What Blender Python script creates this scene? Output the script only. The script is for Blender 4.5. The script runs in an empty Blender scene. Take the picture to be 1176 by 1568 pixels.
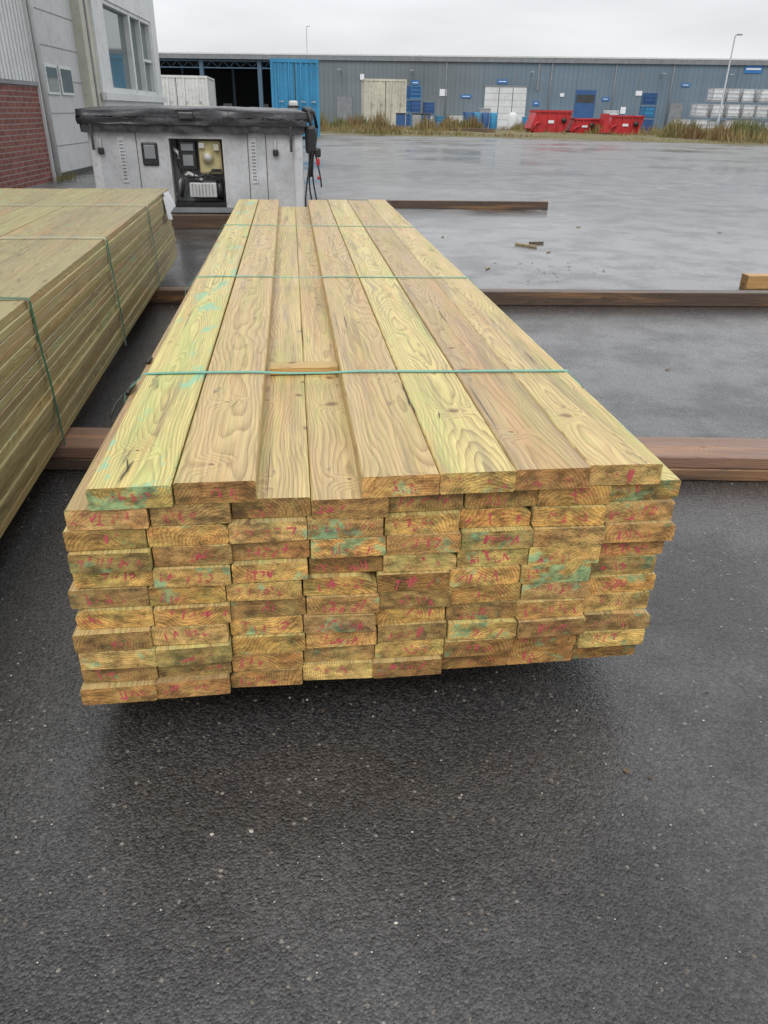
import bpy, bmesh, math, random
from mathutils import Vector, Matrix, noise
R=random.Random(11)
scene=bpy.context.scene
scene.view_settings.view_transform='Standard'
scene.view_settings.look='None'
scene.view_settings.exposure=0

# ------------------------------------------------------------ node helpers
class NT:
    def __init__(s,name):
        s.m=bpy.data.materials.new(name); s.m.use_nodes=True
        s.t=s.m.node_tree; s.t.nodes.clear()
        s.out=s.n('ShaderNodeOutputMaterial'); s.p=s.n('ShaderNodeBsdfPrincipled')
        s.l(s.p.outputs[0],s.out.inputs[0])
    def n(s,t,**k):
        x=s.t.nodes.new(t)
        for a,b in k.items(): setattr(x,a,b)
        return x
    def l(s,a,b): s.t.links.new(a,b)
    def put(s,sock,v):
        if hasattr(v,'is_output') or isinstance(v,bpy.types.NodeSocket): s.l(v,sock)
        else:
            if isinstance(v,tuple) and len(v)==3 and sock.type=='RGBA': v=(*v,1)
            sock.default_value=v
    def math(s,op,a,b=0.0,c=None,clamp=False):
        x=s.n('ShaderNodeMath',operation=op,use_clamp=clamp)
        s.put(x.inputs[0],a); s.put(x.inputs[1],b)
        if c is not None: s.put(x.inputs[2],c)
        return x.outputs[0]
    def vm(s,op,a,b=(0,0,0)):
        x=s.n('ShaderNodeVectorMath',operation=op)
        s.put(x.inputs[0],a); s.put(x.inputs[1],b); 
        return x.outputs['Value'] if op in('LENGTH','DISTANCE','DOT_PRODUCT') else x.outputs[0]
    def mix(s,f,a,b,mode='MIX'):
        x=s.n('ShaderNodeMix',data_type='RGBA',blend_type=mode)
        s.put(x.inputs[0],f); s.put(x.inputs[6],a); s.put(x.inputs[7],b)
        return x.outputs[2]
    def rng(s,v,a,b,c=0.0,d=1.0,smooth=False):
        x=s.n('ShaderNodeMapRange',interpolation_type='SMOOTHSTEP' if smooth else 'LINEAR')
        s.put(x.inputs[0],v)
        for i,q in enumerate((a,b,c,d)): s.put(x.inputs[i+1],q)
        return x.outputs[0]
    def noise(s,vec,scale,detail=3,rough=.5,col=False):
        x=s.n('ShaderNodeTexNoise'); s.put(x.inputs['Vector'],vec)
        x.inputs['Scale'].default_value=scale; x.inputs['Detail'].default_value=detail; x.inputs['Roughness'].default_value=rough
        return x.outputs['Color'] if col else x.outputs[0]
    def attr(s,name):
        return s.n('ShaderNodeAttribute',attribute_name=name)
    def sep(s,v):
        x=s.n('ShaderNodeSeparateXYZ'); s.put(x.inputs[0],v); return x.outputs
    def comb(s,a,b,c):
        x=s.n('ShaderNodeCombineXYZ'); s.put(x.inputs[0],a);s.put(x.inputs[1],b);s.put(x.inputs[2],c); return x.outputs[0]
    def bump(s,h,strength=.3,dist=.01,sock='Normal'):
        x=s.n('ShaderNodeBump'); x.inputs['Strength'].default_value=strength; x.inputs['Distance'].default_value=dist
        s.l(h,x.inputs['Height']); s.l(x.outputs[0],s.p.inputs[sock]); return x
    def pos(s): return s.n('ShaderNodeNewGeometry').outputs['Position']
    def obj(s): return s.n('ShaderNodeTexCoord').outputs['Object']

def simple(name,col,rough=.6,var=.25,scale=3.0,metal=0.0,bump=0.0,bscale=60,dirt=(.1,.09,.07),dirtamt=.25):
    t=NT(name); o=t.pos()
    n1=t.noise(o,scale,4,.6); n2=t.noise(o,scale*7,3,.6)
    f=t.rng(n1,.3,.7,1-var,1+var*.5)
    c=t.mix(1.0,col,t.comb(f,f,f),'MULTIPLY')
    d=t.math('MULTIPLY',t.rng(n2,.5,.75),dirtamt)
    c=t.mix(d,c,dirt)
    t.put(t.p.inputs['Base Color'],c)
    t.put(t.p.inputs['Roughness'],t.rng(n2,.3,.7,max(.05,rough-.12),min(1,rough+.12)))
    t.p.inputs['Metallic'].default_value=metal
    if bump>0: t.bump(t.noise(o,bscale,3),bump,.01)
    return t.m

# ------------------------------------------------------------ mesh builder
class MB:
    def __init__(s): s.v=[];s.f=[];s.mi=[];s.mats=[];s.T=Matrix.Identity(4);s.sm=[]
    def m(s,mat):
        if mat not in s.mats: s.mats.append(mat)
        return s.mats.index(mat)
    def add(s,vs,fs,mat,smooth=False):
        b=len(s.v); s.v+= [tuple(s.T@Vector(p)) for p in vs]
        k=s.m(mat)
        for f in fs: s.f.append(tuple(b+i for i in f)); s.mi.append(k); s.sm.append(smooth)
    def box(s,x0,x1,y0,y1,z0,z1,mat,rot=0,c=0.0):
        if c>0:
            return s.cbox(x0,x1,y0,y1,z0,z1,mat,c)
        vs=[(x,y,z) for z in(z0,z1) for y in(y0,y1) for x in(x0,x1)]
        if rot:
            cx,cy=(x0+x1)/2,(y0+y1)/2; q=Matrix.Rotation(rot,3,'Z')
            vs=[tuple(q@Vector((a-cx,b-cy,z))+Vector((cx,cy,0))) for a,b,z in vs]
        s.add(vs,[(0,2,3,1),(4,5,7,6),(0,1,5,4),(2,6,7,3),(0,4,6,2),(1,3,7,5)],mat)
    def cbox(s,x0,x1,y0,y1,z0,z1,mat,c):
        bm=bmesh.new(); bmesh.ops.create_cube(bm,size=1)
        for v in bm.verts: v.co=Vector(((x0+x1)/2+v.co.x*(x1-x0),(y0+y1)/2+v.co.y*(y1-y0),(z0+z1)/2+v.co.z*(z1-z0)))
        bmesh.ops.bevel(bm,geom=list(bm.edges),offset=c,segments=2,affect='EDGES',profile=.5)
        bm.verts.index_update()
        s.add([tuple(v.co) for v in bm.verts],[tuple(v.index for v in f.verts) for f in bm.faces],mat); bm.free()
    def tube(s,pts,r,mat,n=8,cap=True):
        pts=[Vector(p) for p in pts]; vs=[];fs=[]
        for i,p in enumerate(pts):
            t=(pts[min(i+1,len(pts)-1)]-pts[max(i-1,0)]).normalized()
            ref=Vector((0,0,1)) if abs(t.z)<.9 else Vector((0,1,0))
            a=t.cross(ref).normalized(); b=t.cross(a)
            rr=r[i] if isinstance(r,(list,tuple)) else r
            for k in range(n):
                an=2*math.pi*k/n; vs.append(tuple(p+(a*math.cos(an)+b*math.sin(an))*rr))
        for i in range(len(pts)-1):
            for k in range(n): fs.append((i*n+k,i*n+(k+1)%n,(i+1)*n+(k+1)%n,(i+1)*n+k))
        if cap: fs.append(tuple(range(n))[::-1]); fs.append(tuple((len(pts)-1)*n+k for k in range(n)))
        s.add(vs,fs,mat,True)
    def prism(s,poly,axis,a,b,mat):
        n=len(poly)
        def P(u,v,w): return (w,u,v) if axis=='X' else ((u,w,v) if axis=='Y' else (u,v,w))
        vs=[P(u,v,a) for u,v in poly]+[P(u,v,b) for u,v in poly]
        fs=[tuple(range(n))[::-1],tuple(range(n,2*n))]+[(i,(i+1)%n,n+(i+1)%n,n+i) for i in range(n)]
        s.add(vs,fs,mat)
    def make(s,name,parent=None,loc=None,rotz=0):
        me=bpy.data.meshes.new(name); me.from_pydata(s.v,[],s.f)
        for m in s.mats: me.materials.append(m)
        me.polygons.foreach_set('material_index',s.mi); me.polygons.foreach_set('use_smooth',s.sm)
        me.update()
        bm=bmesh.new(); bm.from_mesh(me); bmesh.ops.recalc_face_normals(bm,faces=bm.faces); bm.to_mesh(me); bm.free()
        o=bpy.data.objects.new(name,me); scene.collection.objects.link(o)
        if parent: o.parent=parent
        if loc: o.location=loc
        o.rotation_euler[2]=rotz
        return o
def empty(name,loc=(0,0,0),rotz=0):
    e=bpy.data.objects.new(name,None); scene.collection.objects.link(e); e.location=loc; e.rotation_euler[2]=rotz; e.empty_display_size=.2
    return e

# ------------------------------------------------------------ materials
def wood(name,tans,late,stain,stain_amt,endmul,fresh=1.0,rough=.5,teal=1.0,knots=1.0,grey=.7):
    t=NT(name)
    bp=t.attr('bp').outputs['Vector']; rc=t.sep(t.attr('rnd').outputs['Vector']); ef=t.attr('endf').outputs['Fac']
    inv=t.math('SUBTRACT',1.0,ef)
    low=t.noise(t.vm('MULTIPLY',bp,(6,1.3,6)),1.0,2,.5,True)
    d=t.vm('MULTIPLY',t.vm('SUBTRACT',low,(.5,.5,.5)),(.10,.0,.10))
    q=t.vm('ADD',bp,d)
    fine=t.noise(t.vm('MULTIPLY',bp,(60,7,60)),1.0,2,.5,True)
    q=t.vm('ADD',q,t.vm('MULTIPLY',t.vm('SUBTRACT',fine,(.5,.5,.5)),(.005,0,.005)))
    x,y,z=t.sep(q)[0:3]
    r=t.math('SQRT',t.math('ADD',t.math('MULTIPLY',x,x),t.math('MULTIPLY',z,z)))
    b=t.sep(bp)
    vv=t.n('ShaderNodeTexVoronoi',voronoi_dimensions='2D',feature='F1'); vv.inputs['Scale'].default_value=9.0
    kv=t.vm('ADD',t.comb(b[0],b[1],0.0),t.vm('MULTIPLY',t.vm('SUBTRACT',fine,(.5,.5,.5)),(.014,.02,0)))
    t.l(kv,vv.inputs['Vector'])
    kd=t.math('DIVIDE',vv.outputs['Distance'],9.0)
    kc_=t.sep(vv.outputs['Color'])
    gate=t.math('MULTIPLY',t.math('GREATER_THAN',kc_[0],.80),inv)
    krad=t.math('MULTIPLY_ADD',t.math('POWER',kc_[1],2.0),.010,.005)
    kmask=t.math('MULTIPLY',t.math('MULTIPLY',t.rng(t.math('DIVIDE',kd,krad),1.4,.55,0,1,True),gate),knots)
    bend=t.math('MULTIPLY',t.rng(kd,.06,.0,0,.022,True),gate)
    r=t.math('ADD',r,bend)
    fr=t.math('MULTIPLY_ADD',rc[2],90,130)
    ring=t.math('FRACT',t.math('ADD',t.math('MULTIPLY',r,fr),t.math('MULTIPLY',t.sep(low)[1],1.2)))
    lw=t.math('MULTIPLY',t.math('POWER',ring,2.2),t.rng(ring,1.0,.90,0,1))
    fib=t.noise(t.vm('MULTIPLY',bp,(330,5,330)),1.0,2,.6)
    streak=t.noise(t.vm('MULTIPLY',bp,(34,.7,34)),1.0,3,.65)
    base=t.mix(t.rng(rc[0],0,.5),tans[0],tans[1])
    base=t.mix(t.rng(rc[0],.5,1),base,tans[2])
    base=t.mix(t.rng(streak,.40,.66,0,.85),base,t.mix(rc[1],tans[2],tans[0]))
    ho=t.noise(t.vm('ADD',t.vm('MULTIPLY',bp,(16,.9,16)),(2,8,4)),1.0,2,.6)
    base=t.mix(t.rng(ho,.50,.68,0,.7,True),base,t.mix(.5,base,(.60,.30,.11)))
    zone=t.rng(streak,.3,.7,.5,1.2)
    contrast=t.math('MULTIPLY',t.math('MULTIPLY',lw,zone),t.math('MULTIPLY_ADD',ef,.2,.92))
    c=t.mix(contrast,base,late)
    fm=t.rng(fib,.3,.7,.78,1.15)
    c=t.mix(1.0,c,t.comb(fm,fm,fm),'MULTIPLY')
    sn=t.noise(t.vm('MULTIPLY',bp,(15,1.6,15)),1.0,5,.7)
    c=t.mix(t.math('MULTIPLY',t.rng(sn,.46,.66,0,1,True),t.math('MULTIPLY',stain_amt,t.rng(rc[0],0,.8,1.0,.4))),c,t.mix(.55,c,stain))
    gn=t.noise(t.vm('ADD',t.vm('MULTIPLY',bp,(24,1.1,24)),(9,2,5)),1.0,5,.75)
    c=t.mix(t.rng(gn,.49,.68,0,grey,True),c,t.mix(.30,(.185,.135,.08),c))
    tn=t.noise(t.vm('ADD',t.vm('MULTIPLY',bp,(13,5,16)),(3.1,7.7,1.3)),1.0,4,.7)
    th=t.math('MULTIPLY_ADD',ef,-.075,.70)
    th=t.math('SUBTRACT',th,t.math('MULTIPLY',t.rng(rc[1],.72,.92),.12))
    tm=t.math('MULTIPLY',t.rng(t.math('SUBTRACT',tn,th),-.03,.06,0,.75,True),teal)
    c=t.mix(tm,c,(.22,.52,.34))
    dn=t.noise(t.vm('MULTIPLY',bp,(22,5,22)),1.0,4,.7)
    c=t.mix(t.rng(dn,.62,.74,0,.75,True),c,(.07,.055,.04))
    ck=t.noise(t.vm('MULTIPLY',bp,(150,1.4,150)),1.0,1,.4)
    c=t.mix(t.math('MULTIPLY',t.rng(ck,.74,.78,0,.8),inv),c,(.05,.035,.02))
    kc=t.mix(t.rng(t.math('DIVIDE',kd,krad),0,1.1),(.14,.07,.03),(.26,.13,.05))
    c=t.mix(t.math('MULTIPLY',kmask,.85),c,kc)
    e1=t.noise(t.vm('MULTIPLY',bp,(26,26,55)),1.0,4,.7)
    em=t.mix(t.rng(e1,.36,.62),tuple(v*.45 for v in endmul),tuple(v*1.3 for v in endmul))
    pb=t.rng(t.math('FRACT',t.math('MULTIPLY',rc[1],7.3)),0,1,.58,1.35)
    em=t.mix(1.0,em,t.comb(pb,t.math('MULTIPLY',pb,t.rng(rc[2],0,1,.80,1.0)),t.math('MULTIPLY',pb,t.rng(rc[2],0,1,.66,1.0))),'MULTIPLY')
    cend=t.mix(1.0,c,em,'MULTIPLY')
    c=t.mix(ef,c,cend)
    t.put(t.p.inputs['Base Color'],c)
    t.put(t.p.inputs['Roughness'],t.math('ADD',t.rng(sn,.35,.65,rough-.15,rough+.1),t.math('MULTIPLY',ef,.15)))
    saw=t.noise(t.vm('MULTIPLY',bp,(400,400,90)),1.0,1)
    h=t.math('ADD',t.math('MULTIPLY',fib,1.0),t.math('MULTIPLY',t.math('MULTIPLY',saw,ef),1.6))
    t.bump(h,.7,.0015)
    return t.m
W_main=wood('treated_pine',[(.69,.58,.21),(.65,.47,.205),(.47,.325,.16)],(.27,.15,.055),(.34,.48,.17),.8,(.99,.87,.72),rough=.45,grey=.75)
W_left=wood('treated_decking',[(.49,.43,.19),(.45,.375,.18),(.35,.28,.15)],(.20,.155,.08),(.27,.34,.15),.8,(1,.95,.8),teal=.4,grey=.85)
W_dark=wood('wet_bearer_wood',[(.10,.06,.04),(.13,.08,.055),(.08,.055,.04)],(.035,.02,.014),(.06,.05,.03),.5,(1.6,1.4,1.1),rough=.4,teal=0,grey=.0)
W_red=wood('reddish_plank_wood',[(.31,.175,.12),(.28,.16,.11),(.22,.13,.09)],(.13,.065,.045),(.15,.1,.07),.5,(1,1,1),rough=.4,teal=0,grey=.4)
W_fresh=wood('fresh_pine',[(.55,.31,.10),(.52,.32,.11),(.5,.3,.12)],(.3,.13,.03),(.4,.3,.1),.3,(1,1,1),teal=0,grey=.2)
W_stick=wood('pale_batten_pine',[(.60,.42,.17),(.58,.42,.16),(.52,.37,.15)],(.3,.16,.05),(.4,.32,.12),.4,(1,1,1),teal=0,grey=.2)

def asphalt():
    t=NT('wet_asphalt'); p=t.pos()
    v=t.n('ShaderNodeTexVoronoi',feature='F1'); v.inputs['Scale'].default_value=200; t.l(p,v.inputs['Vector'])
    cell=t.sep(v.outputs['Color'])
    v2=t.n('ShaderNodeTexVoronoi',feature='F1'); v2.inputs['Scale'].default_value=95; t.l(p,v2.inputs['Vector'])
    c2=t.sep(v2.outputs['Color'])
    big=t.noise(p,.28,3,.55); mid=t.noise(p,2.2,5,.65)
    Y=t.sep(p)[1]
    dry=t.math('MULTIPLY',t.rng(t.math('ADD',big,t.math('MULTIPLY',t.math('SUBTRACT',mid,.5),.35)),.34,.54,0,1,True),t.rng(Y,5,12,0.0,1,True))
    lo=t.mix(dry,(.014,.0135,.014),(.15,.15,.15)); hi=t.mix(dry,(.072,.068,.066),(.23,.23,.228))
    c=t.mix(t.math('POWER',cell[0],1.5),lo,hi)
    pt=t.rng(mid,.35,.65,.72,1.2)
    c=t.mix(1.0,c,t.comb(pt,pt,pt),'MULTIPLY')
    st=t.math('GREATER_THAN',c2[0],.962)
    stm=t.math('MULTIPLY',st,t.rng(v2.outputs['Distance'],.42,.25,0,1))
    c=t.mix(t.math('MULTIPLY',stm,.75),c,t.mix(c2[1],(.30,.27,.23),(.13,.10,.07)))
    cr=t.n('ShaderNodeTexVoronoi',feature='DISTANCE_TO_EDGE'); cr.inputs['Scale'].default_value=.16
    t.l(t.vm('ADD',p,t.vm('MULTIPLY',t.noise(p,.5,3,.6,True),(3.2,3.2,0))),cr.inputs['Vector'])
    cl_=t.math('MULTIPLY',t.rng(cr.outputs['Distance'],.012,.002,0,1,True),t.rng(Y,7,12))
    c=t.mix(t.math('MULTIPLY',cl_,.5),c,(.28,.27,.25))
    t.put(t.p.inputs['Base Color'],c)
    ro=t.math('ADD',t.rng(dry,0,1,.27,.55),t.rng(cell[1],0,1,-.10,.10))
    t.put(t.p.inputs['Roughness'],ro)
    t.p.inputs['Specular IOR Level'].default_value=.5
    fade=t.rng(Y,1.2,8,1.0,.08)
    h=t.math('ADD',t.math('MULTIPLY',v.outputs['Distance'],-.9),t.math('MULTIPLY',t.noise(p,150,3,.6),1.1))
    t.bump(t.math('MULTIPLY',h,fade),.75,.0040)
    film=t.rng(mid,.38,.58,.55,1.0,True)
    t.put(t.p.inputs['Coat Weight'],t.math('MULTIPLY',film,t.rng(dry,0,1,1.0,.12)))
    t.p.inputs['Coat Roughness'].default_value=.10; t.p.inputs['Coat IOR'].default_value=1.42
    t.bump(t.math('MULTIPLY',t.noise(p,110,2,.6),fade),.6,.0042,'Coat Normal')
    return t.m
M_asph=asphalt()

def facade():
    t=NT('blue_grey_cladding'); o=t.obj(); s=t.sep(o)
    n=t.noise(t.vm('MULTIPLY',o,(.12,1,.4)),1.0,4,.6)
    pan=t.n('ShaderNodeTexWhiteNoise',noise_dimensions='1D'); t.l(t.math('FLOOR',t.math('DIVIDE',s[0],3.0)),pan.inputs['W'])
    c=t.mix(t.rng(s[0],14,26,0,1,True),(.155,.18,.19),(.135,.19,.235))
    f=t.math('MULTIPLY',t.rng(n,.3,.7,.88,1.12),t.rng(pan.outputs[0],0,1,.93,1.07))
    c=t.mix(1.0,c,t.comb(f,f,f),'MULTIPLY')
    rib=t.math('FRACT',t.math('MULTIPLY',s[0],2.2))
    c=t.mix(t.math('MULTIPLY',t.math('GREATER_THAN',rib,.8),.25),c,(.05,.06,.07))
    st=t.noise(t.vm('MULTIPLY',o,(3,1,.15)),1.0,3,.6)
    c=t.mix(t.rng(st,.55,.75,0,.3),c,(.2,.21,.21))
    t.put(t.p.inputs['Base Color'],c); t.p.inputs['Roughness'].default_value=.55
    return t.m
M_fac=facade()
def bricks():
    t=NT('red_brick'); s=t.sep(t.obj())
    b=t.n('ShaderNodeTexBrick'); t.l(t.comb(s[1],s[2],0.0),b.inputs['Vector'])
    b.inputs['Scale'].default_value=1; b.inputs['Brick Width'].default_value=.24; b.inputs['Row Height'].default_value=.075; b.inputs['Mortar Size'].default_value=.008
    b.inputs['Color1'].default_value=(.15,.042,.032,1); b.inputs['Color2'].default_value=(.22,.07,.05,1); b.inputs['Mortar'].default_value=(.24,.2,.18,1)
    n=t.rng(t.noise(t.obj(),6,4,.6),.3,.7,.75,1.15)
    t.put(t.p.inputs['Base Color'],t.mix(1.0,b.outputs['Color'],t.comb(n,n,n),'MULTIPLY'))
    t.p.inputs['Roughness'].default_value=.8; t.bump(t.math('SUBTRACT',1.0,b.outputs['Fac']),.5,.01)
    return t.m
M_brick=bricks()
M_white=simple('white_cladding',(.64,.65,.64),.5,.12,.8,dirtamt=.18)
M_greyp=simple('grey_door_panel',(.50,.505,.505),.5,.1,.8,dirtamt=.15)
M_beige=simple('beige_column_paint',(.50,.49,.40),.6,.15,1.5)
M_seam=simple('dark_seam',(.05,.05,.05),.7)
M_seaml=simple('panel_seam',(.22,.22,.22),.7)
def glass():
    t=NT('window_glass'); t.put(t.p.inputs['Base Color'],t.mix(t.noise(t.pos(),.6,3),(.05,.08,.085),(.16,.2,.2)))
    t.p.inputs['Roughness'].default_value=.04; t.p.inputs['Specular IOR Level'].default_value=.9; return t.m
M_glass=glass()
M_tub=simple('grey_tub_panel',(.54,.545,.555),.5,.25,3,dirtamt=.4,dirt=(.25,.24,.21))
M_tubl=simple('light_tub_corner',(.61,.61,.62),.45,.15,3)
M_vinyl=simple('black_vinyl',(.045,.045,.05),.34,.3,4,bump=.3,bscale=25,dirt=(.14,.14,.14),dirtamt=.35)
M_black=simple('black_plastic',(.02,.02,.02),.4,.3,5)
M_grey=simple('grey_plastic',(.25,.26,.27),.45)
M_pvc=simple('pale_pvc',(.6,.6,.58),.4)
M_yel=simple('aged_yellow_plastic',(.50,.43,.22),.5)
M_redp=simple('red_paint',(.50,.02,.025),.42,.3,1.5,dirtamt=.4)
M_bluec=simple('blue_container_paint',(.035,.25,.45),.5,.2,.8)
M_blued=simple('dark_blue_paint',(.03,.10,.26),.5,.2,.8)
M_cream=simple('cream_container_paint',(.56,.54,.44),.55,.2,.8,dirtamt=.4,dirt=(.25,.15,.08))
M_whitec=simple('white_container_paint',(.66,.67,.66),.5,.15,.6,dirtamt=.35,dirt=(.3,.25,.2))
M_shed=simple('dark_shed_interior',(.03,.035,.04),.8,.3,.5)
M_trussb=simple('blue_steel',(.07,.13,.19),.5)
M_fascia=simple('roof_edge_trim',(.22,.23,.24),.5)
M_signb=simple('blue_sign_face',(.03,.16,.42),.4,.05,2,dirtamt=.05)
M_signw=simple('white_sign_face',(.75,.76,.78),.4,.05,2,dirtamt=.05)
M_galv=simple('galvanised_steel',(.38,.39,.40),.45,.2,4,metal=.4)
M_strap=simple('green_strap',(.13,.42,.31),.35,.15,8,dirtamt=.1)
M_strapd=simple('dark_green_strap',(.02,.15,.09),.35,.15,8)
M_strapw=simple('pale_strap',(.45,.55,.46),.35,.15,8)
M_paper=simple('white_paper_label',(.75,.76,.78),.5,.1,20)
M_stone=simple('pale_gravel',(.50,.47,.41),.5,.5,90)
M_leaf=simple('fallen_leaf_litter',(.12,.075,.04),.5,.5,60)
M_wooddeb=simple('wood_debris',(.40,.31,.18),.6,.3,30)
M_crack=simple('dark_wood_split',(.035,.028,.022),.6,.4,60)

# ------------------------------------------------------------ world, sun
w=bpy.data.worlds.new('World'); scene.world=w; w.use_nodes=True
nt=w.node_tree; nt.nodes.clear()
def wn(t): return nt.nodes.new(t)
out=wn('ShaderNodeOutputWorld'); bg=wn('ShaderNodeBackground'); nt.links.new(bg.outputs[0],out.inputs[0])
sky=wn('ShaderNodeTexSky'); sky.sky_type='NISHITA'; sky.sun_disc=False; sky.sun_elevation=math.radians(48); sky.sun_rotation=math.radians(200)
tc=wn('ShaderNodeTexCoord'); sp=wn('ShaderNodeSeparateXYZ'); nt.links.new(tc.outputs['Generated'],sp.inputs[0])
mr=wn('ShaderNodeMapRange'); nt.links.new(sp.outputs[2],mr.inputs[0]); mr.inputs[1].default_value=0; mr.inputs[2].default_value=.8
mp=wn('ShaderNodeMapping'); mp.inputs['Scale'].default_value=(1.5,1.5,7); nt.links.new(tc.outputs['Generated'],mp.inputs[0])
nz=wn('ShaderNodeTexNoise'); nz.inputs['Scale'].default_value=1.8; nz.inputs['Detail'].default_value=5; nt.links.new(mp.outputs[0],nz.inputs['Vector'])
r1=wn('ShaderNodeMapRange'); nt.links.new(nz.outputs[0],r1.inputs[0]); r1.inputs[1].default_value=.3; r1.inputs[2].default_value=.7; r1.inputs[3].default_value=.84; r1.inputs[4].default_value=1.12
mx=wn('ShaderNodeMix'); mx.data_type='RGBA'; nt.links.new(mr.outputs[0],mx.inputs[0]); mx.inputs[6].default_value=(8.3,8.5,8.7,1); mx.inputs[7].default_value=(14.0,14.3,14.7,1)
ml=wn('ShaderNodeMix'); ml.data_type='RGBA'; ml.blend_type='MULTIPLY'; ml.inputs[0].default_value=1; nt.links.new(mx.outputs[2],ml.inputs[6]); nt.links.new(r1.outputs[0],ml.inputs[7])
ms=wn('ShaderNodeMix'); ms.data_type='RGBA'; ms.inputs[0].default_value=.94; nt.links.new(sky.outputs[0],ms.inputs[6]); nt.links.new(ml.outputs[2],ms.inputs[7])
nt.links.new(ms.outputs[2],bg.inputs[0]); bg.inputs[1].default_value=.1
sd=bpy.data.lights.new('sun','SUN'); sd.energy=1.2; sd.angle=math.radians(30); sd.color=(1,.97,.93)
so=bpy.data.objects.new('sun',sd); scene.collection.objects.link(so)
az=math.radians(200); el=math.radians(48)
dirv=Vector((math.sin(az)*math.cos(el),math.cos(az)*math.cos(el),math.sin(el)))
so.rotation_euler=dirv.to_track_quat('Z','Y').to_euler(); so.location=(0,-5,12)

# ------------------------------------------------------------ camera
psi=math.radians(6.77); p=math.radians(28.08); rl=math.radians(1.0)
fwd=Vector((math.sin(psi)*math.cos(p),math.cos(psi)*math.cos(p),-math.sin(p)))
r0=Vector((math.cos(psi),-math.sin(psi),0)); u0=r0.cross(fwd)
rt=r0*math.cos(rl)+u0*math.sin(rl); up=u0*math.cos(rl)-r0*math.sin(rl)
cd=bpy.data.cameras.new('camera'); cam=bpy.data.objects.new('camera',cd); scene.collection.objects.link(cam)
cam.matrix_world=Matrix(((rt.x,up.x,-fwd.x,0),(rt.y,up.y,-fwd.y,0),(rt.z,up.z,-fwd.z,1.16),(0,0,0,1)))
cd.sensor_fit='VERTICAL'; cd.sensor_height=36; cd.lens=26.4; cd.clip_start=.05; cd.clip_end=1500
scene.camera=cam

# ------------------------------------------------------------ ground
g=MB(); g.add([(-500,-300,0),(500,-300,0),(500,700,0),(-500,700,0)],[(0,1,2,3)],M_asph); g.make('asphalt_ground')

# ------------------------------------------------------------ boards
class Boards:
    def __init__(s): s.v=[];s.f=[];s.bp=[];s.rnd=[];s.ef=[];s.mi=[]
    def board(s,x,y,z,w,h,L,yaw=0,rnd=None,segs=8,ch=.003,tilt=0,warp=.003,wane=0,mi=0,xaxis=False,pith=None):
        rnd=rnd or (R.random(),R.random(),R.random())
        px=R.uniform(-.05,.05); pz=R.choice([R.uniform(-.09,-.015),R.uniform(-.03,.02),R.uniform(.04,.12)])
        if pith: px,pz=pith
        off=R.uniform(0,60); b=len(s.v); c=ch
        def crs():
            q=[(-w/2+c,0),(w/2-c,0),(w/2,c),(w/2,h-c),(w/2-c,h),(-w/2+c,h),(-w/2,h-c),(-w/2,c)]
            if wane>0: q[3]=(w/2,h-wane); q[4]=(w/2-wane*1.4,h)
            if wane<0: q[6]=(-w/2,h+wane); q[5]=(-w/2-wane*1.4,h)
            return q
        cs=crs(); bx=R.uniform(-warp,warp); bz=R.uniform(0,warp*.6)
        cy,sy=math.cos(yaw),math.sin(yaw)
        skew=R.uniform(-.03,.03)
        for i in range(segs+1):
            t=i/segs; ly=t*L; dx=bx*math.sin(math.pi*t); dz=bz*math.sin(math.pi*t)
            for (a,zz) in cs:
                lx=a+dx; lz=zz+dz+a*tilt; l2_=ly+(a*skew if i==0 else 0)
                if xaxis: X,Y=x+l2_*cy-lx*sy, y+l2_*sy+lx*cy
                else: X,Y=x+lx*cy-l2_*sy, y+lx*sy+l2_*cy
                s.v.append((X,Y,z+lz)); s.bp.append((a-px,ly+off,zz-pz)); s.rnd.append(rnd)
        for i in range(segs):
            for k in range(8):
                s.f.append((b+i*8+k,b+i*8+(k+1)%8,b+(i+1)*8+(k+1)%8,b+(i+1)*8+k)); s.ef.append(0.0); s.mi.append(mi)
        s.f.append(tuple(b+k for k in range(8))[::-1]); s.ef.append(1.0); s.mi.append(mi)
        s.f.append(tuple(b+segs*8+k for k in range(8))); s.ef.append(1.0); s.mi.append(mi)
        return skew
    def make(s,name,mats,parent=None):
        me=bpy.data.meshes.new(name); me.from_pydata(s.v,[],s.f)
        for m in mats: me.materials.append(m)
        me.polygons.foreach_set('material_index',s.mi)
        a=me.attributes.new('bp','FLOAT_VECTOR','POINT'); a.data.foreach_set('vector',[q for p in s.bp for q in p])
        a=me.attributes.new('rnd','FLOAT_VECTOR','POINT'); a.data.foreach_set('vector',[q for p in s.rnd for q in p])
        a=me.attributes.new('endf','FLOAT','FACE'); a.data.foreach_set('value',s.ef)
        me.update()
        bm=bmesh.new(); bm.from_mesh(me); bmesh.ops.recalc_face_normals(bm,faces=bm.faces); bm.to_mesh(me); bm.free()
        o=bpy.data.objects.new(name,me); scene.collection.objects.link(o)
        if parent: o.parent=parent
        return o

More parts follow.
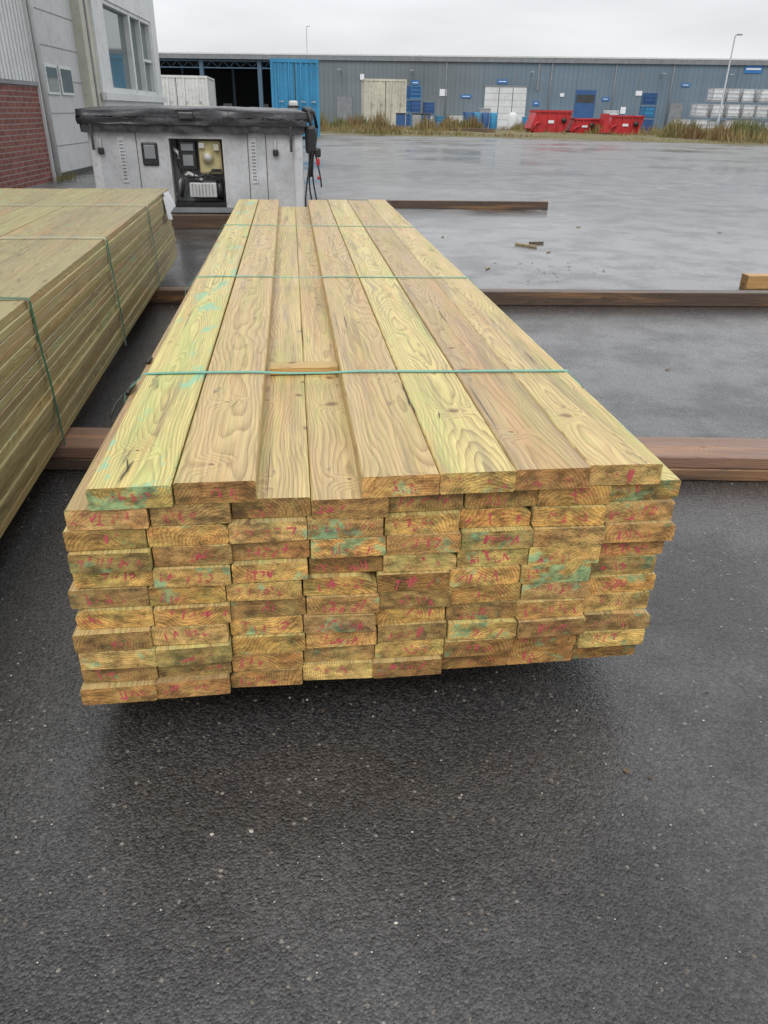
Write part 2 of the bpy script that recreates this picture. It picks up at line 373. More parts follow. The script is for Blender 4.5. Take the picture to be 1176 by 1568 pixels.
# ---- main lumber stack
ls=empty('lumber_stack')
B=Boards(); H=.0425; ends=[]
BASE=.097
coly=[R.uniform(-.004,.004) for _ in range(8)]
for row in range(10):
    t=row/9; x0=-.463+.028*t+R.uniform(-.006,.006)
    rowdy=R.uniform(-.004,.004)
    wtot=1.180
    for c in range(8):
        pitch=wtot/8
        x=x0+pitch*(c+.5)
        y=1.226+.018*t+.003*c+rowdy+coly[c]+R.uniform(-.009,.010)
        zz=BASE+row*H
        if c<3: y-=.010*(1-t); zz-=.0035*(1-t)
        if row==9 and c==7: y+=.01
        wane=0
        if (row,c)==(5,3): wane=.022
        elif R.random()<.12: wane=R.choice([-1,1])*R.uniform(.006,.014)
        ww=pitch-R.uniform(.0006,.0038)
        sk=B.board(x+R.uniform(-.001,.001),y,zz,ww,H-R.uniform(.0006,.0020),4.82+R.uniform(-.02,.02),wane=wane,tilt=R.uniform(-.008,.008),warp=.0012,ch=R.uniform(.0015,.0035))
        ends.append((x,y,zz,ww,sk))
ztop=BASE+10*H
tops=[(-.384,1.236,.005,(.0,.90,.4)),(-.2345,1.246,.004,(.62,.3,.2)),(.106,1.246,.0,(.78,.4,.3)),(.2535,1.250,.0,(.15,.78,.7)),(.4005,1.254,-.0005,(.95,.2,.2)),(.5475,1.262,.0,(.42,.5,.8))]
for i,(xl,y,yw,rn) in enumerate(tops):
    ww=.1462
    sk=B.board(xl+ww/2,y,ztop,ww,H+.001,4.85+R.uniform(-.03,.03),yaw=[.0045,.004,.0,-.0005,-.0005,-.0005][i],rnd=rn,segs=14,warp=.003,tilt=R.uniform(-.004,.004),pith=(R.uniform(-.04,.04),[.075,-.045,-.04,-.055,-.035,-.06][i]),ch=.003)
    ends.append((xl+ww/2,y,ztop,ww,sk))
B.make('boards',[W_main],ls)
S=Boards(); S.board(-.080,2.02,ztop-.0,.05,.022,.184,xaxis=True,segs=2,rnd=(.1,.1,.5))
S.make('cross_stick',[W_stick],ls)
def crayon():
    t=NT('red_crayon'); pz=t.pos()
    n=t.noise(pz,300,2,.7); n2=t.noise(pz,34,2,.6)
    a=t.rng(t.math('ADD',n,t.math('MULTIPLY',t.math('SUBTRACT',n2,.5),1.5)),.34,.60,.0,.85)
    tr=t.n('ShaderNodeBsdfTransparent'); mxs=t.n('ShaderNodeMixShader')
    t.put(t.p.inputs['Base Color'],t.mix(n2,(.72,.09,.13),(.58,.10,.12))); t.p.inputs['Roughness'].default_value=.7
    t.l(a,mxs.inputs[0]); t.l(tr.outputs[0],mxs.inputs[1]); t.l(t.p.outputs[0],mxs.inputs[2]); t.l(mxs.outputs[0],t.out.inputs[0])
    return t.m
M_cray=crayon()
glyphs=[[[(.5,0),(.5,1)]],[[(.4,0),(.55,1)]],[[(0,1),(1,1)],[(.5,1),(.55,0)]],[[(0,1),(1,.95)],[(.5,1),(.5,0)]],[[(.1,0),(.1,1)],[(.7,0),(.65,1)]],[[(0,0),(.5,1),(1,0)]],[[(.1,1),(0,0)],[(.1,.5),(.8,.55)]],
 [[(0,.8),(.5,1),(.9,.7),(.1,0)]],[[(.1,.5),(.9,.5)],[(.8,1),(.7,0)]],[[(0,1),(.9,1),(.3,0)]],[[(0,0),(.9,.9)]],[[(0,.2),(.4,.9),(.7,.1),(1,.8)]]]
K=MB()
def ribbon(pts,wd,yf,k0):
    for a,b in zip(pts,pts[1:]):
        ax,az_=a; bx,bz=b; dx,dz=bx-ax,bz-az_; L=math.hypot(dx,dz) or 1; nx,nz=-dz/L*wd/2,dx/L*wd/2
        ex,ez=dx/L*wd*.3,dz/L*wd*.3
        K.add([(X,yf(X)-k0*.00008,Z) for X,Z in ((ax-ex+nx,az_-ez+nz),(ax-ex-nx,az_-ez-nz),(bx+ex-nx,bz+ez-nz),(bx+ex+nx,bz+ez+nz))],[(0,1,2,3)],M_cray)
for (x,y,z,ww,sk) in ends:
    if R.random()<.08: continue
    n=R.choice([3,4,5,5,6,7]); gw=R.uniform(.008,.014); sp_=R.uniform(1.1,1.9); gh=R.uniform(.014,.024)
    st=x-ww/2+.012+R.random()*max(0,(ww-.024-n*gw*sp_)); zb=z+R.uniform(.006,.041-gh-.005); sl=R.uniform(-.5,.5); flip=R.random()<.4
    k0=0
    yf=lambda X: y+(X-x)*sk-.0007
    drift=R.uniform(-.0012,.0012)
    for i in range(n):
        gl=R.choice(glyphs); gx=st+i*gw*sp_*R.uniform(.85,1.1)
        if gx+gw>x+ww/2-.006: break
        zz=zb+R.uniform(-.004,.004)+drift*i; g2=gh*R.uniform(.6,1.15)
        for stt in gl:
            q=[(gx+(a+sl*b)*gw+R.uniform(-.0025,.0025),min(z+.036,max(z+.004,zz+(1-b if flip else b)*g2+R.uniform(-.003,.003)))) for a,b in stt]
            ribbon(q,R.uniform(.0020,.0046),yf,k0); k0+=1
K.make('crayon_marks',ls)
zt=ztop+H+.001
S=MB()
def sliver(x,y,L,wd,ang_):
    n=9; a=[];b_=[]
    for i in range(n):
        t=i/(n-1); wv=.0015*noise.noise(Vector((x*50,t*4,1))); hw=wd*.5*math.sin(math.pi*min(1,max(0,t*.94+.03)))*(.6+.7*abs(noise.noise(Vector((t*9,x*20,3)))))
        cx=x+math.sin(ang_)*t*L+wv*2; cy=y+math.cos(ang_)*t*L
        a.append((cx-hw,cy,zt+.0032)); b_.append((cx+hw,cy,zt+.0032))
    S.add(a+b_,[(i,i+1,n+i+1,n+i) for i in range(n-1)],M_crack)
for q in ((-.331,1.25,.10,.005,.12),(-.322,1.30,.06,.003,-.2),(-.34,1.33,.09,.0025,.1),(.2515,1.55,.16,.006,-.02),(.247,1.68,.10,.004,.03),(.30,1.52,.05,.003,.1),(-.16,1.62,.06,.002,.3),(.47,2.35,.2,.003,.02),(.63,1.9,.14,.0025,.02),(.15,2.3,.18,.003,0)): sliver(*q)
S.make('wood_splits',ls)
def straps(name,parent,paths,mat,wd=.013,th=.0012):
    S=MB()
    for pts in paths:
        vs=[];fs=[]
        for i,(x,y,z,nx,nz) in enumerate(pts):
            for (a,b) in((-1,0),(1,0),(1,1),(-1,1)): vs.append((x+nx*th*b,y+a*wd/2,z+nz*th*b))
        for i in range(len(pts)-1):
            for k in range(4): fs.append((i*4+k,i*4+(k+1)%4,(i+1)*4+(k+1)%4,(i+1)*4+k))
        S.add(vs,fs,mat)
    return S.make(name,parent)
def sp_path(yl,yr):
    xo=-.0048*(yl-1.236)
    L=[(-.470,yl,.09,-1,0),(-.466,yl,.3,-1,0),(-.443,yl,ztop-.004,-1,.3),(-.387+xo,yl,zt+.002,-.5,1)]
    for i in range(1,12):
        t=i/12; x=-.387+xo+t*(1.083-xo); yy=yl+(yr-yl)*t+.004*math.sin(5*t)
        z=zt+.0030+.0015*abs(math.sin(9*t)) - (.004 if -.07<x<.09 else 0)
        L.append((x,yy,z,0,1))
    L+= [(.697,yr,zt+.002,.5,1),(.748,yr,ztop-.004,1,.3),(.735,yr,.3,1,0),(.726,yr,.09,1,0)]
    return L
straps('green_straps',ls,[sp_path(1.885,1.845),sp_path(3.14,3.09),sp_path(4.68,4.60)],M_strap,.012)
T=MB()
T.tube([(-.432,1.86,ztop+.004),(-.428,1.90,ztop+.010),(-.43,1.94,ztop+.004)],.006,M_black); T.tube([(-.425,2.12,ztop+.004),(-.42,2.15,ztop+.008)],.006,M_black)
T.tube([(-.44,1.84,ztop+.006),(-.452,1.80,ztop-.005),(-.462,1.78,ztop-.03)],.003,M_black)
T.make('torn_wrapping_scraps',ls)

# ---- left decking stack
l2=empty('lumber_stack'); 
B=Boards(); h=.028; yaw2=.0235
for row in range(18):
    for c in range(10):
        if row<17 and 1<c<9: continue
        lx=-.0625-c*.1245
        sh=(.012 if row<7 else 0)+R.uniform(-.004,.005)
        y0=1.25
        X=-.835+(lx+sh)*math.cos(yaw2); Y=y0+(lx+sh)*math.sin(yaw2)
        rn=(R.random(),R.random(),R.random())
        B.board(X,Y+R.uniform(-.01,.01),.098+row*(h+.0002),.1235 if row==17 else .122,h-.0006,5.2+R.uniform(-.05,.05),yaw=yaw2+(R.uniform(-.0006,.0006)),warp=.005,ch=.0022,segs=10,rnd=rn)
B.make('boards',[W_left],l2)
def lp(y,dz=0):
    zt2=.098+18*.0282; L=[]
    for i in range(9):
        t=i/8; lx=-1.25+1.25*t
        L.append((-.835-(y-1.25)*yaw2+lx,y+lx*yaw2,zt2+.003+.006*abs(math.sin(t*6)),0,1))
    xe=-.835-(y-1.25)*yaw2
    L+=[(xe+.006,y,zt2-.004,1,.6),(xe+.010,y+.006,.45,1,0),(xe+.018,y+.012,.30,1,0),(xe+.022,y+.015,.09,1,0)]
    return L
straps('pale_straps',l2,[lp(3.87),lp(5.25)],M_strapw,.014)
straps('dark_green_straps',l2,[lp(2.57)],M_strapd,.016)
straps('side_straps',l2,[[q for q in lp(3.875)[9:]],[q for q in lp(5.255)[9:]]],M_strapd,.016,.003)
T=MB(); xe=-.835-(6.2-1.25)*yaw2
T.add([(xe+.012,6.05,.61),(xe+.012,6.3,.605),(xe+.05,6.33,.5),(xe+.04,6.1,.47)],[(0,1,2,3)],M_paper)
T.add([(xe+.014,6.0,.59),(xe+.02,6.12,.58),(xe+.05,6.12,.42),(xe+.035,6.0,.44)],[(0,1,2,3)],M_paper)
T.make('paper_label',l2)

# ---- bearers
def bearer(name,lst,mats):
    b=Boards()
    for (x,y,z,w_,h_,L,yw,mi) in lst: b.board(x,y,z,w_,h_,L,yaw=yw,xaxis=True,mi=mi,segs=6,ch=.004)
    return b.make(name,mats)
bearer('timber_bearer',[(-2.3,2.83,0,.195,.045,4.9,-.115,0),(-2.3,2.835,.0455,.19,.045,4.9,-.115,1)],[W_dark,W_red])
bearer('timber_bearer',[(-2.4,5.36,0,.1,.092,7.0,-.062,0)],[W_dark])
bearer('timber_bearer',[(.2,10.93,0,.1,.1,3.28,-.03,0)],[W_dark])
bearer('timber_bearer',[(3.42,5.59,0,.1,.1,2.2,-.03,0)],[W_fresh])
bearer('timber_bearer',[(-2.4,8.90,0,.14,.14,2.75,-.02,0)],[W_dark])
bearer('timber_bearer',[(-2.4,10.9,0,.14,.14,2.45,-.02,0)],[W_dark])

# ------------------------------------------------------------ hot tub
ht=empty('hot_tub'); ht.scale=(.965,1,1.055); ht.location=(-.06,0,-.022)
b=MB(); YF=9.05; D=2.25; XL,XR=-2.10,.17
z0,z1=.155,.94
ox0,ox1,oz0,oz1=-1.27,-.70,.25,.86
b.box(XL+.06,ox0-.003,YF,YF+.05,z0,z1,M_tub); b.box(ox1+.003,XR-.06,YF,YF+.05,z0,z1,M_tub)
b.box(ox0-.003,ox1+.003,YF+.001,YF+.05,oz1,z1,M_tub); b.box(ox0-.003,ox1+.003,YF+.001,YF+.05,z0,oz0,M_black)
b.box(XL,XL+.05,YF+.06,YF+D,z0,z1,M_tub); b.box(XR-.05,XR,YF+.06,YF+D,z0,z1,M_tub); b.box(XL+.05,XR-.05,YF+D-.05,YF+D,z0,z1,M_tub)
b.cbox(XL-.02,XL+.09,YF-.02,YF+.10,z0-.003,z1,M_tubl,.02); b.cbox(XR-.09,XR+.02,YF-.02,YF+.10,z0-.003,z1,M_tubl,.02)
for sx in(-1.62,-.42,-.22): b.box(sx-.004,sx+.004,YF-.002,YF+.001,z0+.02,z1-.01,M_seam)
for sx in(-1.78,-.36):
    b.box(sx-.035,sx+.035,YF-.010,YF-.0015,.44,.86,M_tubl)
    for k in range(12): b.box(sx-.022,sx+.022,YF-.013,YF-.009,.47+k*.031,.483+k*.031,M_grey)
b.box(XL+.05,XR-.05,YF-.004,YF-.001,z0,z0+.05,M_grey)
b.make('cabinet',ht)
b=MB()
b.cbox(-1.57,-1.40,YF-.022,YF-.003,.60,.81,M_black,.012); b.cbox(-1.545,-1.425,YF-.034,YF-.02,.66,.79,M_grey,.008)
for hx in(-2.0,-.115):
    b.cbox(hx-.012,hx+.012,YF-.03,YF-.003,.70,.84,M_pvc,.006); b.cbox(hx-.03,hx+.03,YF-.045,YF-.002,.70,.76,M_black,.01)
b.make('vents_and_latches',ht)
b=MB()
b.box(ox0-.002,ox1+.002,YF+.22,YF+.24,oz0,oz1,M_grey); b.box(ox0-.01,ox1+.01,YF+.05,YF+.4,oz0-.05,oz0,M_shed)
b.box(ox0-.022,ox0-.004,YF-.006,YF+.21,oz0,oz1,M_pvc); b.box(ox1+.004,ox1+.022,YF-.006,YF+.21,oz0,oz1,M_pvc)
b.box(ox0-.022,ox1+.022,YF-.008,YF+.003,oz1-.012,oz1+.012,M_pvc)
b.cbox(-1.17,-1.0,YF+.03,YF+.14,.56,.82,M_black,.01); b.box(-1.15,-1.02,YF+.023,YF+.032,.74,.80,M_grey); b.box(-1.14,-1.03,YF+.023,YF+.032,.60,.70,M_grey)
b.cbox(-.97,-.72,YF+.06,YF+.16,.52,.83,M_yel,.02); b.tube([(-.87,YF+.06,.68),(-.87,YF+.02,.68)],.06,M_yel,16); b.tube([(-.87,YF+.02,.68),(-.87,YF+.015,.68)],.04,M_pvc,16); b.cbox(-.80,-.74,YF+.02,YF+.06,.74,.80,M_cream,.005)
b.cbox(-.96,-.90,YF+.02,YF+.06,.76,.81,M_pvc,.005); b.box(-.84,-.73,YF+.05,YF+.06,.54,.57,M_black)
b.tube([(-1.09,YF+.13,.37),(-.80,YF+.13,.37)],.085,M_grey,20); b.tube([(-.80,YF+.13,.37),(-.735,YF+.13,.37)],.10,M_black,20); b.cbox(-1.10,-.80,YF+.02,YF+.07,.30,.44,M_pvc,.01)
for k in range(7): b.box(-1.07+k*.037,-1.062+k*.037,YF+.016,YF+.02,.315,.425,M_grey)
b.tube([(-1.20,YF+.12,.83),(-1.21,YF+.1,.6),(-1.15,YF+.05,.5),(-1.0,YF+.04,.49),(-.9,YF+.04,.52),(-.78,YF+.05,.48),(-.74,YF+.08,.36)],.012,M_black)
b.tube([(-1.22,YF+.16,.30),(-1.2,YF+.08,.45),(-1.1,YF+.06,.53),(-.95,YF+.06,.46)],.022,M_pvc)
b.tube([(-1.18,YF+.07,.55),(-1.16,YF+.04,.42),(-1.2,YF+.05,.30)],.016,M_black)
b.tube([(-1.05,YF+.02,.57),(-1.03,YF+.02,.5),(-.96,YF+.02,.45),(-.90,YF+.03,.5),(-.84,YF+.04,.55)],.007,M_black)
b.tube([(-1.24,YF+.12,.75),(-1.19,YF+.06,.72),(-1.19,YF+.05,.66)],.02,M_pvc)
b.make('equipment_bay',ht)
bm=bmesh.new(); bmesh.ops.create_cube(bm,size=1); bmesh.ops.subdivide_edges(bm,edges=bm.edges,cuts=30,use_grid_fill=True)
for v in bm.verts:
    x,y,z=v.co
    X=-.98+x*2.42; Y=YF+1.12+y*2.42; top=z>0
    e=max(abs(x),abs(y))
    Z=1.045+z*.15
    if top: Z+= -.028*max(0,(e-.40)/.10)**2 +.014*(1-abs(x)*1.5)+.018*noise.noise(Vector((X*2.2,Y*2.2,1)))+.006*noise.noise(Vector((X*9,Y*9,1)))
    if z<-.4: Z+=.018*noise.noise(Vector((X*5,Y*5,4)))
    nn=noise.noise(Vector((X*5,Y*5,Z*12)))*.022
    if abs(x)>.49: X+=math.copysign(nn,x)
    if abs(y)>.49: Y+=math.copysign(nn+.012*math.cos(z*math.pi),y)
    v.co=(X,Y,Z)
me=bpy.data.meshes.new('cover'); bm.to_mesh(me); bm.free()
for q in me.polygons: q.use_smooth=True
me.materials.append(M_vinyl); co=bpy.data.objects.new('cover',me); scene.collection.objects.link(co); co.parent=ht
b=MB()
def skirt(p0,p1,nrm):
    n=90; vs=[];fs=[]
    for i in range(n+1):
        t=i/n; x=p0[0]+(p1[0]-p0[0])*t; y=p0[1]+(p1[1]-p0[1])*t; wv=noise.noise(Vector((x*5,y*5,2)))
        for j,zz in enumerate((1.0,.965,.93,.905+.03*wv)):
            o_=.006+.026*abs(noise.noise(Vector((x*9,y*9,zz*8)))); vs.append((x+nrm[0]*o_,y+nrm[1]*o_,zz))
    for i in range(n):
        for j in range(3): a=i*4+j; fs.append((a,a+4,a+5,a+1))
    b.add(vs,fs,M_vinyl,True)
skirt((-2.16,YF-.06),(.21,YF-.06),(0,-1)); skirt((.21,YF-.06),(.21,YF+2.3),(1,0)); skirt((-2.16,YF-.06),(-2.16,YF+2.3),(-1,0))
b.box(-1.13,-.97,YF-.145,YF-.105,1.02,1.085,M_vinyl,c=.012)
for sx in(-2.06,.06): b.box(sx-.015,sx+.015,YF-.09,YF-.083,.74,1.0,M_vinyl)
b.make('cover_skirt',ht)
b=MB()
b.tube([(.26,YF+.1,1.12),(.29,YF+.1,.98),(.27,YF+.1,.7),(.27,YF+.12,.5)],.018,M_black); b.cbox(.22,.34,YF,YF+.2,.72,.98,M_black,.03)
b.tube([(.2,YF+.3,1.13),(.33,YF+.3,1.10),(.36,YF+.3,.95)],.02,M_black)
b.cbox(.20,.33,YF+.5,YF+.8,1.0,1.15,M_vinyl,.04)
for k,(dx,zb) in enumerate(((.0,.2),(.05,.28),(.09,.22),(.13,.4))):
    pts=[(.23+dx,YF+.02*k,.95)]
    for i in range(1,8):
        t=i/7; pts.append((.23+dx+.03*math.sin(t*5+k),YF+.02*k+.02*math.cos(4*t+k),.95-(.95-zb)*t))
    b.tube(pts,.009,M_black,6)
b.cbox(.335,.375,YF,YF+.06,.61,.68,M_redp,.01); b.cbox(.345,.375,YF,YF+.05,.48,.51,M_redp,.006); b.cbox(.32,.39,YF-.01,YF+.08,.69,.78,M_black,.02)
b.make('cover_lifter',ht)
b=MB(); b.box(-1.15,-1.05,YF+1.6,YF+1.7,1.12,1.15,M_cream,c=.01)
b.cbox(.05,.16,YF+1.0,YF+1.12,1.12,1.21,M_pvc,.02); b.cbox(.03,.18,YF+.99,YF+1.13,1.14,1.165,M_black,.01)
b.make('small_fittings',ht)

# ------------------------------------------------------------ left building
lb=empty('warehouse_building',(-4.13,15.1,0),math.radians(-2.5))
b=MB()
b.box(-.3,0,-12,-.30,0,1.45,M_brick)
b.make('brick_plinth',lb)
b=MB()
WE=9.75; W0,W1=4.2,9.1
b.box(-.3,-.03,-12,-.30,1.45,6,M_white)
for k in range(78): 
    y=-12+k*.15; b.box(-.03,.012,y,y+.09,1.50,6,M_white)
b.box(-.03,.03,-12,-.30,1.44,1.495,M_fascia)
b.box(-.3,.04,-.295,-.10,0,6,M_white)
b.tube([(.085,-.2,.0),(.085,-.2,6)],.045,M_white,10)
b.box(-.3,-.07,-.10,2.6,0,6,M_greyp)
for k in range(1,11): b.box(-.07,-.063,-.09,2.6,k*.52-.006,k*.52+.006,M_seaml)
for (a,c_) in((.45,1.02),(1.25,1.88)):
    b.box(-.065,-.04,a-.05,c_+.05,1.33,1.80,M_white,c=.008); b.box(-.045,-.034,a,c_,1.38,1.75,M_glass)
b.box(-.07,-.05,-.1,2.6,.0,.08,M_seam)
b.box(-.3,.10,2.6,3.3,0,6,M_beige); b.box(.10,.115,2.9,3.0,0,6,M_seaml)
b.box(-.3,.15,3.3,W0,0,6,M_white)
b.box(-.3,.15,W1,WE,0,6,M_white)
b.box(-.3,.15,W0,W1,0,1.45,M_white); b.box(-.3,.15,W0,W1,3.15,6,M_white)
b.box(.15,.24,3.2,WE+.1,1.28,1.42,M_white)
b.box(-.02,.0,W0,W1,1.45,3.15,M_glass)
for (a,c_) in((W0,W0+.12),(6.6,6.76),(W1-.12,W1),(7.8,7.88)): b.box(.0,.12,a,c_,1.45,3.15,M_white)
b.box(.0,.12,W0+.12,W1-.12,1.452,1.53,M_white); b.box(.0,.12,W0+.12,W1-.12,3.07,3.149,M_white); b.box(.0,.09,7.88,W1-.13,2.2,2.26,M_white)
b.box(-12,-.3,-12,WE,0,6,M_white)
b.box(-12.2,.35,-12.2,WE+.2,6,6.3,M_fascia)
b.make('walls_doors_windows',lb)

# ------------------------------------------------------------ long back building
ang=math.atan(-.21)
bb=empty('industrial_hall',(0,87.8,0),ang)
b=MB(); cs=1/math.cos(ang)
def fx(X): return X*cs
b.box(fx(-1.6),110,0,30,0,5.95,M_fac)
for k in range(0,36): b.box(fx(-1.4)+k*3.0,fx(-1.4)+k*3.0+.07,-.03,0,0,5.9,M_fascia if k%4==0 else M_fac)
b.make('cladding',bb)
b=MB()
b.box(fx(-45),110,-.25,30.2,5.95,6.08,M_white); b.box(fx(-45),110,-.22,-.02,5.55,5.94,M_fascia)
b.box(fx(-45),fx(-1.6)-.01,24,24.3,0,5.9,M_shed)
b.box(fx(-45),fx(-1.6),1,30,5.5,5.9,M_shed)
for k in range(7):
    x=fx(-2.9)-k*6; b.box(x-.25,x+.15,0.2,.6,0,5.5,M_trussb); b.box(x-.2,x+.1,12,12.3,0,5.5,M_trussb)
b.box(fx(-45),fx(-1.7),.3,.42,5.35,5.5,M_trussb); b.box(fx(-45),fx(-1.7),.3,.42,4.75,4.85,M_trussb)
for k in range(60):
    x=fx(-1.9)-k*.6; z=4.82 if k%2 else 5.38; z2=5.38 if k%2 else 4.82
    b.tube([(x,.36,z),(x-.6,.36,z2)],.03,M_trussb,4)
for k in range(8): b.box(fx(-4)-k*1.5,fx(-4)-k*1.5+1.1,14+k%3,15.5+k%3,0,.5+.6*(k%3),M_galv)
b.make('roof_edge_and_canopy',bb)
b=MB()
b.box(fx(19.3),fx(23.3),-.09,0,0,3.45,M_whitec)
b.box(fx(19.2),fx(23.4),-.12,-.0,3.45,3.6,M_fascia)
for k in range(1,3): b.box(fx(19.3)+k*1.36,fx(19.3)+k*1.36+.06,-.1,-.089,0,3.4,M_seam)
for k in range(1,6): b.box(fx(19.3),fx(23.3),-.098,-.09,k*.58,k*.58+.02,M_seaml)
b.box(fx(28.0),fx(29.9),-.09,0,0,3.3,M_blued); b.box(fx(28.1),fx(29.8),-.1,-.089,2.2,2.9,M_seam)
b.box(fx(4.8),fx(6.3),-.09,0,0,2.4,M_fascia); b.box(fx(37),fx(38.2),-.09,0,0,2.3,M_fascia)
b.make('doors',bb)
b=MB()
sg=[(10.8,11.3,3.4,3.9,M_signb),(12.1,12.9,3.5,3.95,M_signb),(14.9,15.6,2.6,3.2,M_signw),(17,18,2.45,2.75,M_signb),(20.4,21.4,3.75,4.1,M_signb),(24,24.6,1.9,2.3,M_signb),(33.6,34.2,2.9,3.3,M_signw),(32.4,32.9,1.3,1.9,M_signw),(37.7,38.5,3.7,4.0,M_signb),(43.2,44.8,4.9,5.6,M_signb),(30.5,31.2,2.4,2.7,M_signb),(26.5,26.9,2.7,3.0,M_signw),(8.2,8.7,2.2,2.7,M_signw)]
for (a,c_,z,zz,m) in sg: 
    b.box(fx(a),fx(c_),-.07,-.035,z,zz,m)
    if m is M_signb: b.box(fx(a)+.15,fx(c_)-.15,-.08,-.068,z+(zz-z)*.4,z+(zz-z)*.6,M_signw)
b.make('signs',bb)
b=MB()
for X in(5.2,12.2,23.6,35.7,41.8): 
    b.tube([(fx(X),0,4.4),(fx(X),-.5,4.75),(fx(X),-.8,4.75)],.035,M_galv,6); b.box(fx(X)-.18,fx(X)+.18,-1.3,-.75,4.68,4.78,M_galv)
for X in(15.5,25.5,31.5,36.8): b.tube([(fx(X),-.1,0),(fx(X),-.1,5.6)],.06,M_fascia,6)
b.box(fx(7.1),fx(7.5),-.15,-.03,3.9,4.4,M_signw); b.box(fx(24.2),fx(24.4),-.1,-.02,3.2,5.5,M_fascia)
b.make('wall_lamps_and_downpipes',bb)

# ------------------------------------------------------------ containers
def container(name,x0,x1,y,d,h,mat,zb=.15,trim=None,rot=0):
    e=empty(name,((x0+x1)/2,y,0),rot); w_=(x1-x0)/2; m=MB(); t=trim or mat
    m.box(-w_+.05,w_-.05,.05,d-.05,zb,zb+h-.05,mat)
    for sx in(-1,1):
        for yy in(0,d-.12): m.box(sx*w_-.06 if sx<0 else w_-.06,sx*w_+.06 if sx<0 else w_+.06,yy,yy+.12,zb,zb+h,t)
    m.box(-w_-.061,w_+.061,-.01,.1,zb+h-.14,zb+h+.003,t); m.box(-w_-.061,w_+.061,-.01,.1,zb-.003,zb+.14,t)
    m.box(-w_-.05,w_+.05,.1,d,zb+h-.1,zb+h,t)
    n=int(2*w_/.22)
    for k in range(n): xx=-w_+.08+k*(2*w_-.16)/n; m.box(xx,xx+(2*w_-.16)/n*.55,.015,.05,zb+.16,zb+h-.16,mat)
    m.box(-.02,.02,.0,.05,zb+.15,zb+h-.15,M_seam)
    ns=int(d/.28)
    for k in range(ns):
        yy=.15+k*(d-.3)/ns
        for sx in(-1,1): m.box(sx*(w_-.02)-.035,sx*(w_-.02)+.035,yy,yy+.15,zb+.14,zb+h-.15,mat)
    m.make('container_body',e)
    m=MB()
    for q in(-.55,-.2,.2,.55): m.tube([(q*w_*1.3,-.04,zb+.1),(q*w_*1.3,-.04,zb+h-.1)],.022,mat,6); m.box(q*w_*1.3-.02,q*w_*1.3+.18,-.07,-.045,zb+h*.45,zb+h*.45+.05,M_galv)
    m.make('door_locking_bars',e)
    return e
container('blue_shipping_container',-.72,1.25,38,6,3.0,M_bluec,.1,rot=.02)
container('cream_shipping_container',5.55,8.55,63,2.6,3.0,M_cream,.25)
container('white_shipping_container',-9.7,-5.6,60,6,2.9,M_whitec,.2,rot=.0)

def crate(m,x,y,z,w_,d,h,frame,fill=None):
    t=.05
    for sx in(0,w_-t):
        for sy in(0,d-t): m.box(x+sx,x+sx+t,y+sy,y+sy+t,z,z+h,frame)
    for k in range(4):
        zz=z+.02+k*(h-.1)/3; m.box(x-.004,x+w_+.004,y-.02,y-.003,zz,zz+.04,frame); m.box(x-.02,x-.003,y,y+d,zz,zz+.04,frame)
    m.box(x+.02,x+w_-.02,y+.02,y+d-.02,z+.02,z+.12,frame)
    if fill: m.cbox(x+.06,x+w_-.06,y+.06,y+d-.06,z+.13,z+h-.03,fill,.05)
m=MB()
for r in range(3):
    for c in range(2): crate(m,9.5+c*.98+R.uniform(-.05,.05),74,r*1.08,.94,1,1.0,M_bluec if (r+c)%2 else M_blued,M_blued)
m.make('blue_crate_stack')
m=MB()
for r in range(2): crate(m,11.75,74,r*1.0,.9,1,.95,M_blued,M_whitec if r==0 else M_blued)
crate(m,12.9,74,0,.8,.9,.9,M_bluec,M_bluec)
m.make('blue_crate_stack')
m=MB()
for r in range(3): crate(m,29.3,68,r*.98,.95,1,.9,M_blued,M_bluec if r==1 else M_blued)
m.make('blue_crate_stack')
m=MB(); M_ibc=simple('translucent_white_tank',(.72,.73,.73),.5,.25,.8,dirtamt=.4)
for c in range(7):
    for r in range(3 if c not in(0,) else 1):
        if c in(1,) and r>1: continue
        crate(m,30.6+c*1.22+R.uniform(-.05,.05),64+R.uniform(-.4,.4),r*1.10,1.08,1.0,.98,M_galv,M_ibc)
m.make('ibc_tank_stack')
def small_item(name,fn): 
    m=MB(); fn(m); return m.make(name)
def barrels(m):
    for i in range(5): m.tube([(25.5+i*.62,66,0),(25.5+i*.62,66,.05),(25.5+i*.62,66,1.15),(25.5+i*.62,66,1.2)],[.26,.29,.29,.26],M_blued if i%2 else M_bluec,12)
small_item('blue_barrels',barrels)
def barrels2(m):
    for i in range(4): m.tube([(13.2+i*.62,62,0),(13.2+i*.62,62,.05),(13.2+i*.62,62,1.15),(13.2+i*.62,62,1.2)],[.26,.29,.29,.26],M_bluec if i%2 else M_blued,12)
small_item('blue_barrels',barrels2)
def wt(m):
    m.tube([(17.6,66,0),(17.6,66,.1),(17.6,66,1.0),(17.6,66,1.2),(17.6,66,1.25)],[.36,.38,.38,.25,.12],M_whitec,16)
small_item('white_water_tank',wt)
def bx(m):
    for i,(x,mm) in enumerate(((13.2,M_whitec),(14.4,M_blued),(15.6,M_galv),(19.6,M_bluec),(22,M_galv),(26.9,M_whitec),(28,M_galv))): crate(m,x,69+i*.2,0,1.0,.9,.95+.3*(i%3),mm,mm)
small_item('wire_mesh_crates',bx)
def dum(m):
    b_=[(7.6,58,M_blued),(8.7,58,M_galv),(9.5,59,M_blued)]
    for x,y,mm in b_: m.box(x-.3,x+.3,y,y+.6,.1,1.0,mm,c=.05)
    for x,y,mm in b_: m.box(x-.33,x+.33,y-.03,y+.63,1.0,1.08,M_black,c=.02)
small_item('wheelie_bins',dum)
P=Boards()
